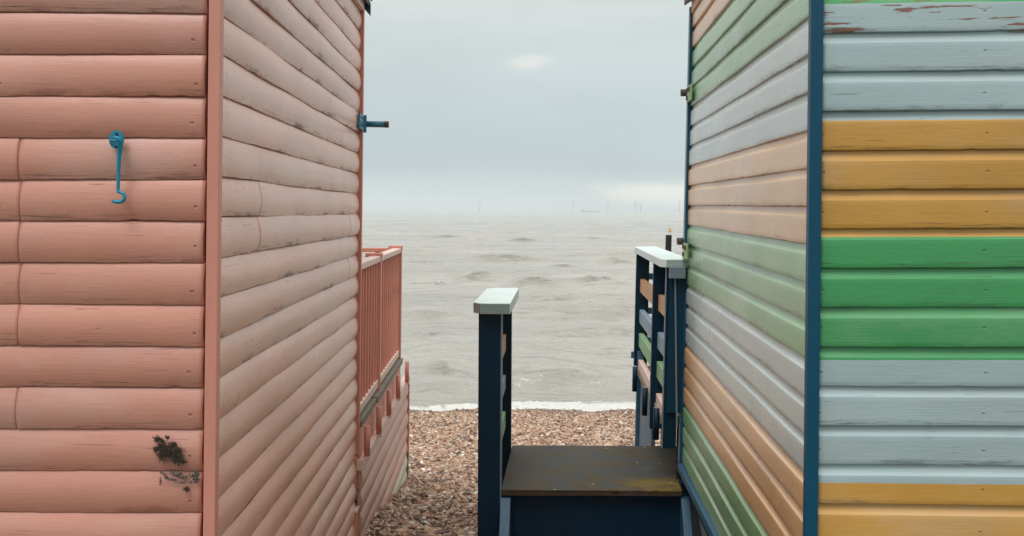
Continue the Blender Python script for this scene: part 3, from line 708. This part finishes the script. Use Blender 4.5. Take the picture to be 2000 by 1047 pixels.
# breaking edge and swash
edge = 20.9+.30*np.sin(XX*.55+.4)+.16*np.sin(XX*1.7+1)+.09*np.sin(XX*4.3)+.05*np.sin(XX*11)
t = DD-edge
H += .07*np.exp(-((t-.15)/.35)**2)+.11*np.exp(-((t-2.4-.4*np.sin(XX*.8))/.5)**2)*(.5+.5*np.sin(XX*.33+2))
foam = np.maximum(foam, (.82+.35*np.sin(XX*.9+1)*np.sin(XX*2.3))*np.exp(-np.clip(np.abs(t-.05)/(.33+.14*np.sin(XX*.6)), 0, 9)**2.2))
foam = np.maximum(foam, .42*np.exp(-((t-2.0-.35*np.sin(XX*.9))/.45)**2)*(.5+.5*np.sin(XX*.5+1.2)))
foam = np.maximum(foam, np.where(t < 0, 1.0, 0))
H += R.normal(0, 1, H.shape)*.012*np.clip(foam, 0, 1)*(DD < 25)
V = np.stack([XX, DD, H], -1).reshape(-1, 3); nr, nc = XX.shape; idx = np.arange(nr*nc).reshape(nr, nc)
Q = np.stack([idx[:-1, :-1], idx[:-1, 1:], idx[1:, 1:], idx[1:, :-1]], -1).reshape(-1, 4)
me = from_arrays('sea', V, Q)
a = me.attributes.new('foam', 'FLOAT', 'POINT'); a.data.foreach_set('value', foam.astype(np.float32).ravel())
a = me.attributes.new('crest_shade', 'FLOAT', 'POINT'); a.data.foreach_set('value', crest_shade.astype(np.float32).ravel())
ms, N, b = new_mat('grey_brown_sea')
oc = N.n('ShaderNodeTexCoord').outputs['Object']
fo = N.attr('foam')
mur = N.noise(N.mapv(oc, (.04, .12, 1)), 1.0, 5, .6)
col = N.ramp(mur, [(.3, (.41, .39, .352, 1)), (.7, (.55, .525, .48, 1))])
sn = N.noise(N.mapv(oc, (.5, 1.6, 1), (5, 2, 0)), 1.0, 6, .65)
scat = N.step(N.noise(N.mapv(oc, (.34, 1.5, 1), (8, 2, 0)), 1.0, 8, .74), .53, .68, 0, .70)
sm_ = N.m('MAXIMUM', N.m('MULTIPLY', N.attr('crest_shade'), N.step(sn, .30, .62, .35, 1.15)), scat)
col = N.mix(N.m('MULTIPLY', sm_, .85, clamp=True), col, (.215, .185, .145, 1))  # darker wave faces and fine crests are shading painted into the water colour
fn = N.noise(N.mapv(oc, (3.2, 6, 5)), 1.0, 9, .8)
fm = N.step(N.m('ADD', fo, N.m('MULTIPLY', N.m('SUBTRACT', fn, .5), 2.6)), .50, .82)
N.put(b.inputs['Base Color'], N.mix(fm, col, (.80, .80, .76, 1)))
N.put(b.inputs['Roughness'], N.m('ADD', .10, N.m('MULTIPLY', fm, .6)))
b.inputs['IOR'].default_value = 1.33
r1 = N.noise(N.mapv(oc, (1.1, 2.6, 1)), 1.0, 7, .62); r2 = N.noise(N.mapv(oc, (.22, .55, 1), (3, 1, 0)), 1.0, 6, .6)
r3 = N.noise(N.mapv(oc, (.03, .09, 1)), 1.0, 5, .6)
hh = N.m('ADD', N.m('MULTIPLY', r1, .62), N.m('ADD', N.m('MULTIPLY', r2, .38), N.m('MULTIPLY', r3, 1.2)))
N.put(b.inputs['Normal'], N.n('ShaderNodeBump', i_Strength=.75, i_Distance=1.0, i_Height=hh).outputs[0])
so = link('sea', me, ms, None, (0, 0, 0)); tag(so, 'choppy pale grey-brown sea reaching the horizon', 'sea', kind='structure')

# ================================================================== FAR THINGS
mw, N, b = new_mat('turbine_grey'); b.inputs['Base Color'].default_value = (.36, .40, .42, 1); b.inputs['Roughness'].default_value = .6
TD = 7300.
def turbine(px, hub, rot):
    x = (px-1000)/F*TD
    nm = {937: 'lone offshore wind turbine far left of the others on the horizon', 1119: 'offshore wind turbine just left of the ship on the horizon', 1187: 'offshore wind turbine just right of the ship on the horizon',
          1242: 'taller left one of the close pair of offshore wind turbines', 1251: 'shorter right one of the close pair of offshore wind turbines', 1327: 'offshore wind turbine on the horizon closest to the striped hut'}[px]
    o = empty('wind_turbine', (x, TD, 0), nm, 'wind turbine', 'offshore wind turbines')
    MB().tube([(x, TD, -1), (x, TD, hub*.2), (x, TD, hub)], [3.4, 3.0, 1.9], 12).build('tower', mw, o)
    MB().hexa([(x-2.5, TD-5, hub-2.2), (x+2.5, TD-5, hub-2.2), (x+2.5, TD+5, hub-2.2), (x-2.5, TD+5, hub-2.2), (x-2.5, TD-5, hub+2.2), (x+2.5, TD-5, hub+2.2), (x+2.5, TD+5, hub+2.2), (x-2.5, TD+5, hub+2.2)], .5).build('nacelle', mw, o)
    for k in range(3):
        a = rot+k*2.0944; v = Vector((math.sin(a)*.8, -.35*math.sin(a), math.cos(a)))
        c0 = Vector((x, TD-6.5, hub))
        MB().tube([c0, c0+v*8, c0+v*38], [1.4, 2.0, .5], 8).build('blade', mw, o)
for a_ in ((937, 76, .6), (1119, 72, 1.57), (1187, 78, .2), (1242, 74, 1.5), (1251, 58, .9), (1327, 77, 1.3)): turbine(*a_)
SD = 6600.; k_ = SD/F
def shp(px, y, z): return Vector(((px-1000)*k_, SD+y, z))
shipo = empty('cargo_ship', shp(1153, 0, 0), 'long low cargo ship on the horizon, its bridge at the left end', 'ship')
hull = [(1134, 9), (1135, 0), (1172, 0), (1174, 8.5), (1168, 7), (1142, 6.5), (1141, 9)]
MB().prism([shp(a, -7, z) for a, z in hull], [shp(a, 7, z) for a, z in hull], 0).build('hull', mw, shipo)
br = [(1136, 9), (1146, 6.6), (1145, 13), (1142, 13), (1141.5, 18), (1137, 18)]
MB().prism([shp(a, -6, z) for a, z in br], [shp(a, 6, z) for a, z in br], 0).build('superstructure', mw, shipo)
MB().tube([shp(1140, 0, 18), shp(1140, 0, 25)], .8, 8).build('mast', mw, shipo)
MB().tube([shp(1171, 0, 7), shp(1171, 0, 15)], .5, 8).build('mast', mw, shipo)
for k in range(7): MB().hexa([shp(1146+k*3.2+a, y, z) for z in (6.4, 9.2) for a, y in ((0, -5), (2.6, -5), (2.6, 5), (0, 5))], 0).build('hatch', mw, shipo)
my, N, b = new_mat('yellow_buoy'); b.inputs['Base Color'].default_value = (.62, .33, .03, 1); b.inputs['Roughness'].default_value = .5
BDp = 205.; bx_ = (1308.5-1000)/F*BDp
bo = empty('marker_buoy', (bx_, BDp, 0), 'small yellow marker buoy floating on the sea beside the striped hut', 'buoy')
MB().tube([(bx_, BDp, -.2), (bx_, BDp, .1), (bx_, BDp, .32), (bx_, BDp, .4)], [.28, .33, .30, .14], 16).build('float', my, bo)
MB().tube([(bx_, BDp, .38), (bx_, BDp, .62), (bx_, BDp, .9)], [.16, .13, .10], 12).build('topmark', my, bo)

# haze
hz = bpy.data.meshes.new('haze'); bmh = bmesh.new()
x0, x1, y0, y1, z0, z1 = -7600, 7600, -80, 9400, -4, 122
vs = [bmh.verts.new(p) for p in ((x0, y0, z0), (x1, y0, z0), (x1, y1, z0), (x0, y1, z0), (x0, y0, z1), (x1, y0, z1), (x1, y1, z1), (x0, y1, z1))]
for f in ((0, 3, 2, 1), (4, 5, 6, 7), (0, 1, 5, 4), (1, 2, 6, 5), (2, 3, 7, 6), (3, 0, 4, 7)): bmh.faces.new([vs[i] for i in f])
bmh.to_mesh(hz); bmh.free()
mh = bpy.data.materials.new('haze'); mh.use_nodes = True; mh.node_tree.nodes.clear(); N = NT(mh.node_tree)
pvn = N.n('ShaderNodeVolumePrincipled'); pvn.inputs['Color'].default_value = (.86, .92, .95, 1); pvn.inputs['Density'].default_value = 1.2e-4
on = N.n('ShaderNodeOutputMaterial'); mh.node_tree.links.new(pvn.outputs[0], on.inputs['Volume'])
ho = bpy.data.objects.new('haze', hz); COL.objects.link(ho); hz.materials.append(mh); tag(ho, 'pale sea haze hanging over the water and the far turbines', 'haze', kind='stuff')

# ================================================================== SKY + LIGHT
W = bpy.data.worlds.new('World'); SC.world = W; W.use_nodes = True
W.node_tree.nodes.clear(); N = NT(W.node_tree)
SUN_EL, SUN_AZ = math.radians(58), math.radians(205)     # behind the camera, slightly to the left
sky = N.n('ShaderNodeTexSky'); sky.sky_type = 'NISHITA'; sky.sun_disc = False
sky.sun_elevation = SUN_EL; sky.sun_rotation = SUN_AZ
bg1 = N.n('ShaderNodeBackground', i_Color=sky.outputs[0], i_Strength=.10)
gen = N.n('ShaderNodeTexCoord').outputs['Generated']
nv = N.n('ShaderNodeVectorMath', operation='NORMALIZE', i_0=gen).outputs[0]
s3 = N.n('ShaderNodeSeparateXYZ', i_0=nv); zz = s3.outputs[2]
az = N.m('ARCTAN2', s3.outputs[0], s3.outputs[1])
cv = N.n('ShaderNodeCombineXYZ', i_0=az, i_1=zz, i_2=0.0).outputs[0]
warp = N.m('MULTIPLY', N.m('SUBTRACT', N.noise(N.mapv(cv, (5, 14, 1)), 1.0, 5, .5), .5), .05)
zw = N.m('ADD', zz, N.m('MULTIPLY', warp, N.step(zz, 0.0, .08)))
base = N.ramp(zw, [(0.0, lin(198, 211, 211)), (.030, lin(194, 208, 211)), (.045, lin(186, 200, 208)), (.062, lin(188, 202, 208)), (.10, lin(195, 208, 210)), (.14, lin(200, 211, 212)),
                   (.19, lin(212, 220, 218)), (.24, lin(221, 226, 223)), (.5, (.80, .82, .80, 1)), (1.0, (1.75, 1.76, 1.70, 1))])
cl = N.noise(N.mapv(cv, (2.2, 9, 1), (1.7, .3, 0)), 1.0, 6, .55)
base = N.mix(1.0, base, N.step(cl, .3, .7, .925, 1.055), 'MULTIPLY')
def blob(a0, e0, ra, re, soft=.55, wob=.6, sc=(18, 40, 1)):
    dx = N.m('DIVIDE', N.m('SUBTRACT', az, a0), ra); dy = N.m('DIVIDE', N.m('SUBTRACT', zz, e0), re)
    q = N.m('SQRT', N.m('ADD', N.m('MULTIPLY', dx, dx), N.m('MULTIPLY', dy, dy)))
    q = N.m('ADD', q, N.m('MULTIPLY', N.m('SUBTRACT', N.noise(N.mapv(cv, sc), 1.0, 5, .6), .5), wob))
    return N.step(q, 1-soft, 1.05, 1, 0)
base = N.mix(N.m('MULTIPLY', blob(.018, .149, .031, .0105, .75, .9), .9), base, lin(227, 230, 225))
base = N.mix(N.m('MULTIPLY', blob(.165, .019, .105, .017, .8, 1.0, (14, 50, 1)), .75), base, (1.0, .96, .84, 1))
base = N.mix(N.m('MULTIPLY', blob(-.14, .149, .03, .012, .8, .9), .22), base, lin(214, 220, 217))
bg2 = N.n('ShaderNodeBackground', i_Color=base, i_Strength=1.05)
mx = N.n('ShaderNodeMixShader', i_0=.94); W.node_tree.links.new(bg1.outputs[0], mx.inputs[1]); W.node_tree.links.new(bg2.outputs[0], mx.inputs[2])
ow = N.n('ShaderNodeOutputWorld'); W.node_tree.links.new(mx.outputs[0], ow.inputs[0])

sun = bpy.data.lights.new('sun', 'SUN'); sun.energy = 1.25; sun.angle = math.radians(22); sun.color = (1, .96, .91)
so = bpy.data.objects.new('sun', sun); COL.objects.link(so)
dirv = Vector((math.sin(SUN_AZ)*math.cos(SUN_EL), math.cos(SUN_AZ)*math.cos(SUN_EL), math.sin(SUN_EL)))
so.rotation_euler = dirv.to_track_quat('Z', 'Y').to_euler(); so.location = (0, -3, 9)

cam = bpy.data.cameras.new('camera'); co = bpy.data.objects.new('camera', cam); COL.objects.link(co); SC.camera = co
co.location = (0, 0, E); cam.sensor_width = 36; cam.lens = 36*F/2000
cam.shift_y = -(523.5-413)/2000; cam.clip_start = .05; cam.clip_end = 60000
ROLL = math.radians(.24)
co.rotation_euler = (Matrix.Rotation(math.radians(90), 4, 'X') @ Matrix.Rotation(ROLL, 4, 'Z')).to_euler()
SC.view_settings.view_transform = 'Standard'; SC.view_settings.look = 'None'; SC.view_settings.exposure = 0; SC.view_settings.gamma = 1
SC.cycles.use_denoising = True; SC.cycles.max_bounces = 8; SC.cycles.volume_bounces = 1
SC.cycles.use_adaptive_sampling = True; SC.cycles.adaptive_threshold = .01
